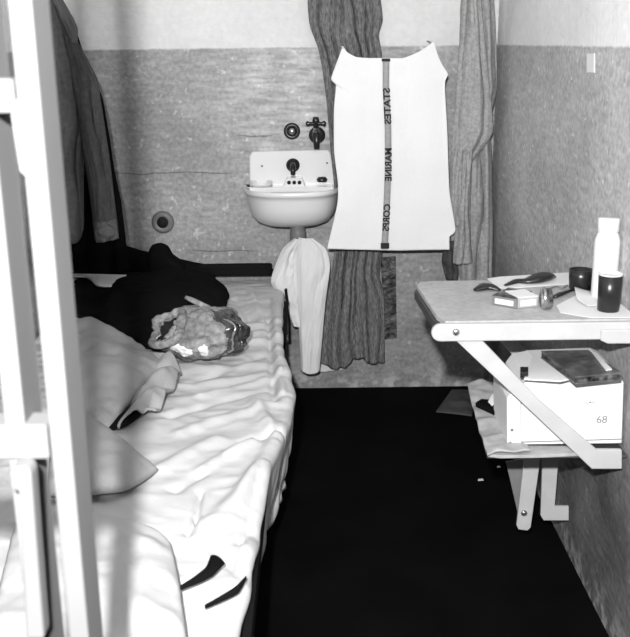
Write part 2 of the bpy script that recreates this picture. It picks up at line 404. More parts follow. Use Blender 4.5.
# dark bundle at the foot of the back wall
def bundle(name, prof, yc, zb, mat, ry=.05, seed=0):
    vs, fs, n = [], [], 20
    m_ = 60; P = poly([(x, 0, z) for x, z in prof], m_)
    for i, p in enumerate(P):
        e = min(1, sqrt(max(0, 1-((i/(m_-1))*2-1)**8))+.02)
        hgt = (p.z-zb)/2
        for k in range(n):
            a = 2*pi*k/n; q = 1+.12*nz(p.x*9, cos(a)*2, sin(a)*2+seed)
            vs.append((p.x, yc+ry*e*cos(a)*q, zb+hgt+hgt*e*sin(a)*(q if sin(a) < 0 else 1)))
    for i in range(m_-1): fs += [(i*n+k, i*n+(k+1) % n, (i+1)*n+(k+1) % n, (i+1)*n+k) for k in range(n)]
    fs += [tuple(range(n))[::-1], tuple(range((m_-1)*n, m_*n))]
    return mk(name, vs, fs, mat)
tag(bundle('dark_blanket_roll', [(-.85, .60), (-.72, .60), (-.64, .575), (-.55, .555), (-.50, .54), (-.44, .525), (-.36, .515)], 3.435, .46, BLACK, ry=.045), 'dark rolled blanket piled along the back wall behind the bed', 'blanket')
tag(bundle('black_hat', [(-.605, .585), (-.585, .605), (-.555, .612), (-.53, .60), (-.515, .57), (-.49, .55), (-.47, .54)], 3.385, .50, BLACK, ry=.04, seed=5), 'black hat lying on top of the dark roll', 'cap')

# ---------------------------------------------------------------- dummy head
hc = at(200, 335, z=.52); HC = Vector(hc)
RX, RY, RZ = .128, .105, .078
def hsurf(a, b, off=0):
    """a: longitude, b: latitude; the head lies on its side, crown to the right"""
    d = Vector((cos(b)*cos(a), cos(b)*sin(a), sin(b)))
    k = .96+.22*nz(d.x*2.2+3, d.y*2.2, d.z*2.2)+.05*nz(d.x*6, d.y*6, d.z*6+4)+.03*nz(d.x*13, d.y*13, d.z*13)+.03*(ridge(d.x*4, d.y*4, d.z*4)-.5)
    sq = (abs(d.x)**2.8+abs(d.y)**2.8+abs(d.z)**2.8)**(-1/2.8)
    k *= .5+.5*sq
    p = Vector((d.x*RX, d.y*RY, d.z*RZ))
    if d.z < 0: p.z *= .8
    # brow / nose / chin relief facing the camera side
    def bumpat(dx, dy, dz, w, h_):
        q = (d-Vector((dx, dy, dz)).normalized()).length; return h_*exp(-(q/w)**2)
    k += bumpat(-.15, -.9, .35, .22, .16) + bumpat(.35, -.8, .55, .3, .06) + bumpat(-.55, -.75, .1, .2, .10)
    k += -bumpat(.12, -.95, .2, .16, .13) - bumpat(-.38, -.85, .5, .17, .12)
    k -= bumpat(-.58, -.57, .56, .26, .16)      # the hollow at left
    k += off
    return HC + p*k
def hpatch(name, fn, mat, parent, off, n=26, thick=0):
    vs = []
    for j in range(n):
        for i in range(n):
            a, b = fn(i/(n-1), j/(n-1)); e = min(1, 8*min(i, n-1-i, j, n-1-j)/(n-1)); vs.append(hsurf(a, b, off*e-.02*(1-e)))
    fs = [(j*n+i, j*n+i+1, (j+1)*n+i+1, (j+1)*n+i) for j in range(n-1) for i in range(n-1)]
    return mk(name, vs, fs, mat, parent)
hd = thing('dummy_head', 'crumpled papier-mache dummy head lying on the white sheet', 'dummy head', (HC.x, HC.y, .45))
vs = [hsurf(2*pi*i/72, -pi/2+pi*j/44) for j in range(45) for i in range(72)]
fs = [(j*72+i, j*72+(i+1) % 72, (j+1)*72+(i+1) % 72, (j+1)*72+i) for j in range(44) for i in range(72)]
form = mk('head_form', vs, fs, PLASTER, hd)
R = math.radians
def disk(a0, b0, ra, rb, seed=0, sk=0):
    def f(u, v):
        x, y = 2*u-1, 2*v-1; x, y = x*sqrt(1-y*y/2), y*sqrt(1-x*x/2)
        th = math.atan2(y, x); w = 1+.35*nz(cos(th)*1.6+seed, sin(th)*1.6, seed)+.2*nz(cos(th)*4, sin(th)*4+seed, 1)
        return R(a0+ra*x*w+sk*y), R(b0+rb*y*w)
    return f
hpatch('hair', disk(-18, 14, 38, 66, 3), DHAIR, hd, .05, 40)['label'] = 'glossy dark hair at the crown'
hpatch('plaster_patch', disk(-114, -12, 19, 18, 2, -6), PLAST, hd, .03)['label'] = 'bare white plaster patch'
hpatch('plaster_patch', disk(-80, -14, 7, 17, 7), PLAST, hd, .03)['label'] = 'bare white plaster patch'
hpatch('plaster_patch', disk(-155, 4, 6, 8, 5), PLAST, hd, .03)['label'] = 'bare white plaster patch'
hpatch('dark_smear', disk(-128, -32, 22, 9, 8), BOOKD, hd, .02)['label'] = 'dark smear on the lower cheek'
hpatch('dark_smear', disk(-72, -36, 16, 8, 18), BOOKD, hd, .02)['label'] = 'dark smear under the narrow white patch'
hpatch('ear_hollow', disk(-138, 33, 22, 26, 4, 3), FLESHD, hd, .03)['label'] = 'dark hollow opening'
pts = [hsurf(R(-141+33*cos(t)), R(32+33*sin(t)), .07) for t in [2*pi*k/40 for k in range(41)]]
tube('hollow_rim', pts, [.0115+.006*nz(cos(2*pi*k/40)*1.5, sin(2*pi*k/40)*1.5, 2) for k in range(41)], PLASTER, hd)
for a_ in (-42, -30):
    tube('hair_lock', [hsurf(R(a_+6*nz(k*.3, a_)), R(-32+80*k/14), .07) for k in range(15)], [.004+.003*nz(k*.6, a_) for k in range(15)], CHROME if a_ == -42 else DHAIR, hd)['label'] = 'glossy lock of hair'
tube('hollow_ridge', [hsurf(R(-127), R(12+36*k/12), .03) for k in range(13)], [.008+.004*nz(k*.5, 9) for k in range(13)], PLASTER, hd)
pts = px([(209, 315), (207, 308), (200, 304), (192, 300), (185, 297)], y=HC.y+.02)
tube('wire_stub', pts, [.013, .011, .008, .0075, .005], PLASTER, hd)

# ---------------------------------------------------------------- wash basin
sk = thing('wash_basin', 'white porcelain wall basin with high back', 'wash basin', (-.08, 3.5, .65))
XC = -.078
prism('splash_back', [(-.235, YB-.001, .775), (-.233, YB-.001, .905), (-.222, YB-.001, .921), (.052, YB-.001, .925), (.062, YB-.001, .915), (.082, YB-.001, .80), (.082, YB-.001, .775)], (0, -.022, 0), PORC, sk, bev=.005, smooth=False)
def bowl():
    # rings: (scale x, scale y, z, inset) ; plan = D-shape with flat back at the wall
    A, Dp = .178, .215; yb = YB-.02
    def plan(k, sx, sy):
        t = pi*k/(NP-1); c, s = cos(t), sin(t)
        e = 2/2.6
        return XC+A*sx*math.copysign(abs(c)**e, c), yb-Dp*sy*abs(s)**e
    NP = 49
    out = [(.40, .36, .662), (.60, .54, .664), (.76, .70, .678), (.86, .82, .702), (.915, .90, .735), (.935, .925, .765), (.955, .95, .780), (.985, .98, .783), (.998, .995, .788), (.995, .992, .798), (.98, .975, .802), (.94, .93, .798)]
    inn = [(.93, .92, .793)]
    vs, fs = [], []
    rings = out+inn
    for sx, sy, z in rings:
        for k in range(NP): vs.append((*plan(k, sx, sy), z))
    # inner basin: ledge across the back, hollow in front
    for sx, y0, sy, z in ((.80, .055, .86, .785), (.74, .062, .80, .765), (.62, .075, .70, .72), (.35, .10, .45, .70)):
        for k in range(NP):
            x, y = plan(k, sx, sy); y = min(y, yb-y0); vs.append((x, y, z))
    NR = len(rings)+4
    for j in range(NR-1):
        fs += [(j*NP+k, j*NP+k+1, (j+1)*NP+k+1, (j+1)*NP+k) for k in range(NP-1)]
    fs.append(tuple(range(NP))[::-1]); fs.append(tuple((NR-1)*NP+k for k in range(NP)))
    fs += [((j+1)*NP, (j+1)*NP+NP-1, j*NP+NP-1, j*NP) for j in range(NR-1)]
    return mk('basin_bowl', vs, fs, PORC, sk)
bowl()
prism('overflow_block', px([(287, 178), (302, 178), (307, 191), (281, 191)], y=3.44), (0, .05, 0), PORC, sk, bev=.004)
for u in (289, 294.2, 299.5):
    lathe('overflow_slot', [(.0068, 0), (.0068, .003), (.005, .0035)], at(u, 182.5, y=3.439), FLESHD, sk, axis='Y', n=14).scale = (1, 1, 1)
lathe('soap_dish', [(.001, .0), (.036, .0), (.040, .010), (.041, .018), (.037, .018), (.033, .008), (.001, .006)], (-.19, 3.46, .800), PORC, sk)
lathe('plug', [(.001, 0), (.018, 0), (.020, .008), (.014, .016), (.001, .018)], (.030, 3.478, .812), DMET, sk)
box('back_ledge', XC-.155, XC+.150, 3.43, 3.495, .78, .800, PORC, sk, bev=.004)
fa = lathe('faucet', [(.023, 0), (.025, .006), (.024, .012), (.016, .016), (.010, .022), (.001, .024)], at(293, 165, y=3.49), DMET, sk, axis='Y')
a = at(293, 165, y=3.47)
tube('spout', [a+Vector((0, .01, 0)), a+Vector((0, -.02, .002)), a+Vector((0, -.038, -.008)), a+Vector((0, -.045, -.03))], [.009, .010, .010, .008], DMET, fa)
for u, v in ((262, 166), (327, 163)):
    lathe('bolt_head', [(.0035, 0), (.003, .004), (.001, .005)], at(u, v, y=3.489), DMET, sk, axis='Y', n=10)
lathe('tailpiece', [(.018, -.10), (.018, -.065), (.025, -.06), (.029, -.055), (.029, -.015), (.026, -.005), (.03, .005), (.03, .012)], (XC+.018, 3.40, .658), PIPE, sk)
tube('trap_pipe', [(XC+.018, 3.40, .56), (XC+.018, 3.40, .42), (XC+.018, 3.42, .38), (XC+.018, 3.47, .37), (XC+.018, 3.512, .37)], .014, PIPE, sk)

vk = thing('wall_valve', 'round dark metal valve flange with bright centre above the basin', 'valve', at(292, 131, y=YB-.002))
c = at(292, 131, y=YB-.001)
lathe('flange', [(.029, 0), (.030, .006), (.024, .012), (.018, .012), (.016, .006), (.001, .006)], c, DMET, vk, axis='Y')
lathe('stem_cap', [(.012, 0), (.012, .016), (.009, .020), (.001, .021)], c, CHROME, vk, axis='Y')
tp = thing('wall_tap', 'dark metal tap with cross handle above the right side of the basin', 'tap', at(316, 131, y=YB-.002))
c = at(317, 135, y=YB-.001)
lathe('flange', [(.030, 0), (.030, .008), (.022, .014), (.001, .014)], c, DMET, tp, axis='Y')
tube('body', [c+Vector((0, 0, 0)), c+Vector((-.003, -.03, .01)), c+Vector((-.003, -.05, .0)), c+Vector((-.002, -.055, -.045))], [.015, .015, .013, .010], DMET, tp)
tube('bonnet', [c+Vector((-.003, -.035, 0)), c+Vector((-.004, -.045, .035)), c+Vector((-.004, -.05, .05))], [.012, .010, .012], CHROME, tp)
hz = c+Vector((-.004, -.052, .045))
hh = tube('cross_handle', [hz+Vector((-.036, 0, 0)), hz+Vector((-.030, 0, 0)), hz+Vector((-.02, 0, 0)), hz+Vector((.02, 0, 0)), hz+Vector((.030, 0, 0)), hz+Vector((.036, 0, 0))], [.006, .010, .006, .006, .010, .006], DMET, tp)
tube('handle_spindle', [hz+Vector((0, .008, -.012)), hz+Vector((0, 0, .012)), hz+Vector((0, -.002, .022))], [.011, .013, .010], DMET, hh)

vp = thing('pipe_flange', 'round grey pipe flange on the back wall left of the basin', 'pipe flange', at(163, 222, y=YB-.002))
c = at(163, 222, y=YB-.001)
lathe('rim', [(.042, 0), (.042, .006), (.036, .014), (.026, .018), (.020, .010)], c, PIPE, vp, axis='Y')
lathe('hole', [(.021, 0), (.021, .012), (.001, .012)], c, FLESHD, vp, axis='Y')

# ---------------------------------------------------------------- hanging things at the back wall
def hook(parent, u, v, y):
    p = at(u, v, y=y)
    return tube('wall_hook', [Vector((p.x, YB, p.z)), Vector((p.x, y-.02, p.z)), Vector((p.x, y-.035, p.z+.02))], .004, DMET, parent)
# long ribbed garment
rg = thing('ribbed_robe', 'long dark ribbed garment hanging behind the white striped towel', 'garment', at(350, 365, y=3.46))
hang('front', [(312, -60), (308, 0), (310, 25), (319, 50), (325, 85), (329, 130), (334, 180), (336, 240), (327, 300), (321, 340), (320, 362)],
     [(372, -60), (380, 0), (382, 20), (378, 35), (382, 60), (384, 120), (382, 248), (379, 275), (384, 300), (384, 362)], 3.47, RIB, rg, freq=6, amp=.022, seed=1.3,
     bot=[(320, 362), (332, 366), (345, 364), (352, 357), (362, 355), (369, 361), (384, 362)], wander=.15, nv=130, nu=90)
hook(rg, 345, -50, 3.46)
tag(hang('white_cloth', [(320, 340), (319, 372)], [(350, 340), (345, 369)], 3.49, PLAST, freq=2, amp=.004, nu=20, nv=20), 'white cloth hem peeking out below the dark ribbed garment', 'cloth')
# right coat
rc = thing('hanging_coat', 'grey coat hanging in the right corner beside the white towel', 'coat', at(472, 280, y=3.38))
hang('coat_body', [(464, -60), (461, 0), (458, 60), (453, 150), (450, 230), (455, 262), (458, 290)], [(488, -60), (493, 0), (496, 50), (496, 90), (489, 122), (491, 160), (492, 230), (491, 290)], 3.40, COAT, rc, freq=2.2, amp=.026, seed=2.2, wander=.2)
hang('front_flap', [(464, -40), (462, 0), (459, 50), (454, 120), (450, 170), (449, 225)], [(476, -40), (482, 20), (487, 70), (492, 132), (470, 165), (460, 225)], 3.352, COAT, rc, freq=1.6, amp=.016, seed=5.1, wander=.2,
     bot=[(449, 225), (453, 215), (460, 200)] if False else None)
hang('sleeve', [(462, 150), (458, 190), (455, 230), (453, 263)], [(472, 150), (470, 200), (470, 240), (472, 262)], 3.33, COAT, rc, freq=2, amp=.014, seed=3, nu=30)
hang('inner_lining', [(444, 240), (442, 262), (446, 278)], [(458, 240), (460, 262), (458, 280)], 3.40, JACK, rc, freq=2, amp=.012, seed=3, nu=24, nv=24)
hook(rc, 478, -50, 3.36)
# white towel with printed stripe
tw = thing('striped_towel', 'large white towel with a grey printed centre stripe', 'towel', at(390, 249, y=3.32))
TY = 3.32
def twd(u, v, p):
    return Vector((0, -.006*sin(pi*u)-.004*nz(u*3, v*2)-.005*abs(sin(pi*(3*u+.3*nz(v, u))))*(1-v)*1.3 - .012*v*(abs(u-.5)*2)**2, 0))
coons('cloth', px([(343, 46), (347, 52), (356, 57), (370, 58), (386, 58), (403, 58), (416, 53), (426, 47), (434, 41)], y=TY),
      px([(327, 248), (350, 249), (400, 250), (449, 249)], y=TY),
      px([(343, 46), (337, 62), (331, 79), (336, 84), (334, 110), (334, 150), (338, 185), (337, 205), (327, 248)], y=TY),
      px([(434, 41), (438, 56), (443, 66), (448, 74), (445, 81), (445, 92), (447, 130), (449, 190), (455, 228), (452, 234), (449, 236), (449, 249)], y=TY),
      twd, TOWEL, tw, nu=90, nv=110, thick=.005)
SY = TY-.021
st = [(386, 59), (386, 90), (388, 130), (388, 170), (386.5, 210), (384.5, 249)]
def off(pts, d): return px([(a+d, b) for a, b in pts], y=SY)
sL, sR = poly(off(st, -3.3), 40), poly(off(st, 3.3), 40)
vs = sL+sR; fs = [(i, i+1, 41+i, 40+i) for i in range(39)]
stp = mk('centre_stripe', vs, fs, STRIPE, tw, thick=.002)
stp['label'] = 'grey woven stripe printed STATES MARINE CORPS'
for a_, b_ in ((58.5, 61.5), (243, 248.5)):
    d_ = 386 if a_ < 100 else 385
    prism('stripe_end', px([(d_-4.2, a_), (d_+4.2, a_), (d_+4.2, b_), (d_-4.2, b_)], y=SY-.002), (0, .003, 0), INK, tw, bev=0)
def word(txt, v0, v1, uc, parent):
    cu = bpy.data.curves.new(txt, 'FONT'); cu.body = txt; cu.size = 1; cu.extrude = 0; cu.offset = .03
    o = bpy.data.objects.new('tmp', cu); COL.objects.link(o)
    bpy.context.view_layer.update()
    me = bpy.data.meshes.new_from_object(o.evaluated_get(bpy.context.evaluated_depsgraph_get()))
    co_ = [v.co.copy() for v in me.vertices]; f_ = [tuple(p.vertices) for p in me.polygons]
    x0, x1 = min(c.x for c in co_), max(c.x for c in co_); y0, y1 = min(c.y for c in co_), max(c.y for c in co_)
    A, B = at(uc(v0), v0, y=SY), at(uc(v1), v1, y=SY)
    wd = .024
    vs_ = []
    for c in co_:
        t = (c.x-x0)/(x1-x0); p = A.lerp(B, t); s = (c.y-y0)/(y1-y0)-.5
        vs_.append(Vector((p.x - wd*s, SY-.0025, p.z)))      # letters read downwards, seen from the back of the cloth
    r = mk('lettering', vs_, f_, INK, parent, smooth=False, thick=.0012)
    bpy.data.objects.remove(o); return r
uc = lambda v: (386.2 if v < 100 else 388) if v < 200 else 386
word('STATES', 88, 124, lambda v: 386.3+(v-88)*.045, stp)
word('MARINE', 148, 181, lambda v: 388.2, stp)
word('CORPS', 204, 231, lambda v: 387.0-(v-204)*.05, stp)
for u, v in ((343, 48), (434, 43)):
    p = at(u, v, y=TY); tube('clothes_nail', [Vector((p.x, YB, p.z+.006)), Vector((p.x, TY-.012, p.z+.001))], .003, PLAST, tw)

# white garment hanging from the basin's drain pipe
wg = thing('white_garment', 'white garment hanging from the drain pipe beneath the basin', 'garment', at(305, 372, y=3.33))
hang('main_panel', [(299, 237), (297, 262), (299, 325), (301, 369)], [(312, 238), (326, 249), (330, 266), (325, 303), (319, 371)], 3.35, PLAST, wg, freq=1.2, amp=.010, seed=4, nu=50,
     bot=[(301, 369), (310, 373), (319, 371)])
hang('side_panel', [(295, 238), (282, 250), (271, 281), (284, 302), (293, 325)], [(302, 238), (298, 262), (300, 295), (305, 326)], 3.36, PLAST, wg, freq=1.2, amp=.012, seed=7, nu=40)
# mottled vent plate
v4 = px([(381, 257), (395.5, 256), (396.5, 337), (383, 339)], y=YB-.0005)
tag(prism('vent_plate', v4, (0, -.012, 0), MOTT, bev=.002), 'narrow dark mottled vent plate low on the back wall', 'vent plate')
# paper tag on the right wall
q = [at(u, v, x=XR-.0005) for u, v in ((587.5, 53.5), (595, 53.5), (595, 72.5), (587.5, 72.5))]
tag(prism('paper_tag', q, (-.002, 0, 0), TOWEL, bev=0), 'small white paper tag stuck high on the right wall', 'tag')

# ---------------------------------------------------------------- jacket and trousers at left
jk = thing('hanging_jacket', 'dark grey jacket hanging on the left wall beyond the bars', 'jacket', at(80, 243, y=3.0))
JY = 3.0
hang('jacket_body', [(30, -50), (32, 30), (32, 100), (36, 180), (40, 243)], [(52, -50), (60, 5), (70, 35), (80, 70), (84, 120), (84, 180), (84, 228)], JY, JACK, jk, freq=2, amp=.022, seed=1, wander=.25,
     bot=[(40, 243), (60, 244), (80, 240), (84, 228)])
hang('sleeve', [(66, 35), (72, 80), (80, 130), (90, 190), (96, 240)], [(78, 42), (97, 78), (101, 100), (110, 160), (119, 236)], JY-.01, JACK, jk, freq=1.5, amp=.018, seed=6, wander=.25, nu=44)
hang('cuff', [(95, 222), (97, 242)], [(116, 219), (119, 238)], JY-.03, JACKL, jk, freq=2, amp=.014, seed=2, nu=24, nv=14)['label'] = 'lighter grey cuff'
hang('collar', [(48, -10), (56, 8), (66, 26), (72, 42)], [(56, -10), (68, 8), (77, 28), (78, 44)], JY-.02, JACKL, jk, freq=1.5, amp=.014, seed=2, nu=24, nv=30)['label'] = 'lighter grey turned collar'
tube('wall_hook', [Vector((XL, 2.95, 1.5)), Vector((-.80, 2.97, 1.5)), Vector((-.79, 2.97, 1.53))], .005, DMET, jk)
tr = hang('dark_trousers', [(60, 20), (60, 100), (62, 200), (64, 272)], [(76, 30), (83, 52), (103, 98), (113, 160), (121, 200), (127, 250), (130, 270)], 3.12, BLACK, freq=3, amp=.02, seed=9, nu=50)
tag(tr, 'black garment hanging behind the grey jacket near the back left corner', 'garment')

# ---------------------------------------------------------------- fold-down table on the right wall
ZT, TF, TB = .755, 1.84, 2.19
tb = thing('folding_table', 'grey-topped table with white front bar, fixed to the right wall', 'table', (.45, 2.0, ZT-.05))
A0 = at(415, 283, z=ZT)
prism('table_top', [(.262, TF+.01, ZT), (.250, TF+.06, ZT), (A0.x+.002, TB-.04, ZT), (A0.x+.012, TB-.01, ZT), (A0.x+.04, TB, ZT), (XR-.001, TB, ZT), (XR-.001, TF+.01, ZT)], (0, 0, -.012), TTOP, tb, bev=.002)
prism('table_rim', [(.256, TF+.012, ZT-.012), (.244, TF+.06, ZT-.012), (A0.x-.003, TB-.04, ZT-.012), (A0.x+.008, TB-.01, ZT-.012), (A0.x+.04, TB-.005, ZT-.012), (XR-.002, TB-.005, ZT-.012), (XR-.002, TF+.012, ZT-.012)], (0, 0, -.022), TEDGE, tb, bev=.002)
fb = []
for k in range(9):
    t = pi/2+pi*k/8; fb.append((.250+.018*cos(t), TF, ZT-.018+.018*sin(t)))
fb += [(XR-.001, TF, ZT-.036), (XR-.001, TF, ZT)]
prism('front_bar', fb, (0, -.012, 0), WPAINT, tb, bev=.002)
lathe('bolt', [(.007, 0), (.007, .003), (.004, .005), (.001, .0055)], at(456, 332, y=TF-.012), CHROME, tb, axis='Y', n=16)
prism('hinge_plate', px([(594, 331), (630, 331), (645, 333), (645, 345), (601, 345), (594, 340)], y=TF-.013)[:0] or [(.57, TF-.013, ZT-.014), (XR-.001, TF-.013, ZT-.014), (XR-.001, TF-.013, ZT-.043), (.585, TF-.013, ZT-.043), (.57, TF-.013, ZT-.036)], (0, -.006, 0), WPAINT, tb, bev=.002)
s1 = px([(451, 336), (478, 336), (540, 401), (597, 450), (622, 450), (622, 469), (592, 469), (520, 401)], y=TF-.004)
s1 = [Vector((min(p.x, XR-.001), p.y, p.z)) for p in s1]
prism('strut', s1, (0, .010, 0), WPAINT, tb, bev=.0015)
s2 = [(.34, TB-.03, ZT-.034), (.375, TB-.03, ZT-.034), (.56, TB-.03, .53), (.655, TB-.03, .47), (.655, TB-.03, .43), (.60, TB-.03, .43)]
prism('strut', [(min(x, XR-.001), y, z) for x, y, z in s2], (0, .010, 0), WPAINT, tb, bev=.0015)

def onT(u, v): return at(u, v, z=ZT)
def flat(name, pts, z, h, mat, parent=None, bev=.001): return prism(name, [(min(p.x, XR-.004), p.y, z) for p in [at(a, b, z=z) for a, b in pts]], (0, 0, h), mat, parent, bev=bev)
tag(flat('white_paper', [(487, 279), (500, 277), (566, 273), (612, 273), (614, 284), (560, 285), (505, 289), (498, 288)], ZT+.0005, .0012, PAPER), 'sheet of white paper along the back edge of the table', 'paper')
pp = onT(520, 300)
tag(flat('white_napkin', [(556, 306), (575, 296), (618, 290), (640, 300), (640, 318), (590, 318), (560, 313)], ZT+.0005, .0012, PAPER), 'white paper napkin under the black tumbler', 'napkin')
# bottle
b = onT(606, 299); b.x = min(b.x, XR-.0285); sc = .027
bo = thing('white_bottle', 'tall white plastic bottle standing against the right wall', 'bottle', (b.x, b.y, ZT+.0017))
top = at(605, 218, y=b.y).z; hgt = top-ZT-.0017
lathe('bottle_body', [(sc*.9, 0), (sc, .004), (sc, hgt*.68), (sc*.97, hgt*.74), (sc*.84, hgt*.80), (sc*.76, hgt*.83), (sc*.76, hgt*.85), (.001, hgt*.85)], (b.x, b.y, ZT+.0017), PLAST, bo)
lathe('bottle_cap', [(sc*.80, hgt*.835), (sc*.83, hgt*.84), (sc*.83, hgt*.985), (sc*.78, hgt), (.001, hgt)], (b.x, b.y, ZT+.0017), PLAST, bo)
# tumbler
t_ = onT(608, 311); t_.x = min(t_.x, .615)
tm = thing('black_tumbler', 'black tumbler with pale rim in front of the white bottle', 'tumbler', (t_.x, t_.y, ZT+.0017))
th = at(608, 275, y=t_.y).z-ZT
lathe('tumbler_body', [(.0215, 0), (.0225, .003), (.0235, th*.5), (.0245, th), (.0225, th), (.0205, .006), (.001, .006)], (t_.x, t_.y, ZT+.0017), BPLASTIC, tm)
lathe('tumbler_rim', [(.0248, th-.001), (.0248, th+.002), (.0222, th+.002), (.0222, th-.004)], (t_.x, t_.y, ZT+.0017), PAPER, tm)['label'] = 'pale rim'
# cup
c_ = onT(580, 290)
cp = thing('black_cup', 'squat black cup left of the white bottle', 'cup', (c_.x, c_.y, ZT+.0017))
chh = at(580, 270, y=c_.y).z-ZT
lathe('cup_body', [(.022, 0), (.0245, .003), (.0265, chh*.6), (.027, chh), (.025, chh), (.022, .006), (.001, .006)], (c_.x, c_.y, ZT+.0017), BPLASTIC, cp)
tube('cup_handle', [Vector((c_.x+.014, c_.y-.022, ZT+chh*.8)), Vector((c_.x+.02, c_.y-.036, ZT+chh*.72)), Vector((c_.x+.02, c_.y-.038, ZT+chh*.4)), Vector((c_.x+.014, c_.y-.023, ZT+chh*.25))], .004, BPLASTIC, cp)
# paper curl
pc = coons('curled_paper', [onT(574, 293)+Vector((0, 0, .014)), onT(590, 293)+Vector((0, 0, .004))], [onT(588, 309)+Vector((0, 0, .006)), onT(598, 307)+Vector((0, 0, .003))],
    [onT(574, 293)+Vector((0, 0, .014)), onT(577, 303)+Vector((0, 0, .004)), onT(588, 309)+Vector((0, 0, .006))], [onT(590, 293)+Vector((0, 0, .004)), onT(598, 307)+Vector((0, 0, .003))],
    lambda u, v, p: Vector((0, 0, .004*sin(pi*v))), PAPER, nu=16, nv=16, thick=.0008)
tag(pc, 'curled scrap of white paper beside the black tumbler', 'paper')
def strip(name, pts, r, mat, label, cat, flatk=.45):
    P = [onT(a, b)+Vector((0, 0, max(r_*flatk, .002)+.002)) for (a, b), r_ in zip(pts, r)]
    vs, fs, n = [], [], 14
    Q = poly(P, 24); Rr = poly([(x, 0, 0) for x in r], 24) if False else None
    for i, p in enumerate(Q):
        t = i/23*(len(r)-1); k = min(int(t), len(r)-2); rr = r[k]+(r[k+1]-r[k])*(t-k)
        d = (Q[min(i+1, 23)]-Q[max(i-1, 0)]).normalized(); s = Vector((-d.y, d.x, 0)).normalized()
        vs += [p+s*rr*cos(2*pi*a/n)+Vector((0, 0, rr*flatk*sin(2*pi*a/n))) for a in range(n)]
    for i in range(23): fs += [(i*n+k, i*n+(k+1) % n, (i+1)*n+(k+1) % n, (i+1)*n+k) for k in range(n)]
    fs += [tuple(range(n))[::-1], tuple(range(23*n, 24*n))]
    return tag(mk(name, vs, fs, mat), label, cat)
strip('hair_brush', [(505, 287), (517, 283.5), (526, 284), (538, 283), (548, 280), (552, 279)], [.004, .009, .012, .022, .022, .012], BPLASTIC, 'long dark brush lying on the white paper at the back of the table', 'brush')
strip('dark_comb', [(475, 292), (485, 290), (494, 291), (500, 292)], [.006, .016, .014, .005], BPLASTIC, 'small dark comb left of the cigarette packs on the table', 'comb')
strip('pocket_knife', [(554, 299), (560, 296.5), (567, 293.5), (573, 291.5)], [.006, .008, .006, .004], BPLASTIC, 'slim black pocket knife lying left of the black cup', 'knife')
strip('cord_scrap', [(548, 291), (556, 288), (562, 290), (567, 287)], [.002, .002, .002, .002], PIPE, 'thin bit of cord lying behind the black pocket knife', 'cord', 1)
# packs
def pack(u0, v0, u1, v1, depth, hgt, label, topmat, sidemat):
    a, b = onT(u0, v0), onT(u1, v1); d = (b-a); d.z = 0; L = d.length; d.normalize(); n_ = Vector((-d.y, d.x, 0))
    root = thing('cigarette_pack', label, 'pack', a+d*L/2)
    base = [a, b, b+n_*depth, a+n_*depth]
    zz = Vector((0, 0, .001))
    prism('carton', [p+zz for p in base], (0, 0, hgt), sidemat, root, bev=.001)
    lid = [p+Vector((0, 0, hgt+.001)) for p in base]
    prism('lid', lid, (0, 0, .002), topmat, root, bev=.0005)
    m1 = a+d*L*.12+Vector((0, 0, hgt*.25))-n_*.0006; m2 = a+d*L*.88+Vector((0, 0, hgt*.25))-n_*.0006
    prism('side_label', [m1, m2, m2+Vector((0, 0, hgt*.55)), m1+Vector((0, 0, hgt*.55))], n_*.0006, PAPER, root, bev=0)
pack(492, 305, 516, 309, .075, .020, 'small pack with a dark top lying in the middle of the table', MOTT, PIPE)
pack(518, 309, 538, 307, .06, .022, 'white pack with light lid right of the dark-topped pack', PAPER, NEWS)
tin = at(543, 300, z=ZT+.02)
rt = thing('round_tin', 'small round tin with mottled dark side standing on edge', 'tin', (tin.x, tin.y, ZT))
lathe('tin_body', [(.001, 0), (.021, 0), (.022, .002), (.022, .014), (.021, .016), (.001, .016)], (tin.x, tin.y, ZT+.023), MOTT, rt, axis='X')
lathe('tin_lid', [(.001, -.003), (.0225, -.003), (.0235, -.002), (.0235, .003), (.0225, .004)], (tin.x, tin.y, ZT+.0237), CHROME, rt, axis='X')

# ---------------------------------------------------------------- lower shelf
ZS = .455
sh = thing('fold_down_shelf', 'low fold-down shelf on a bracket beneath the table', 'shelf', (.5, 2.05, ZS))
prism('shelf_board', [at(487, 456, z=ZS), at(468, 389, z=ZS), Vector((XR-.001, 2.27, ZS)), Vector((XR-.001, 1.85, ZS))], (0, 0, -.006), TEDGE, sh, bev=.002)
BY = 2.2
prism('support_arm', px([(524, 455), (540, 455), (530, 526), (527, 529), (518, 528), (516, 524)], y=BY), (0, -.008, 0), WPAINT, sh, bev=.001)
lathe('bolt', [(.008, 0), (.008, .003), (.004, .005), (.001, .0055)], at(524, 513, y=BY-.008), CHROME, sh, axis='Y', n=16)
prism('support_arm', [Vector((min(p.x, XR-.001), p.y, p.z)) for p in px([(542, 455), (558, 455), (554, 505), (568, 505), (568, 519), (543, 519), (540, 514)], y=BY+.012)], (0, -.008, 0), WPAINT, sh, bev=.001)
prism('gusset', [at(506, 462, y=BY+.01), at(530, 458, y=BY+.01), at(530, 526, y=BY+.01), at(521, 527, y=BY+.01)], (0, .004, 0), PIPE, sh, bev=0)
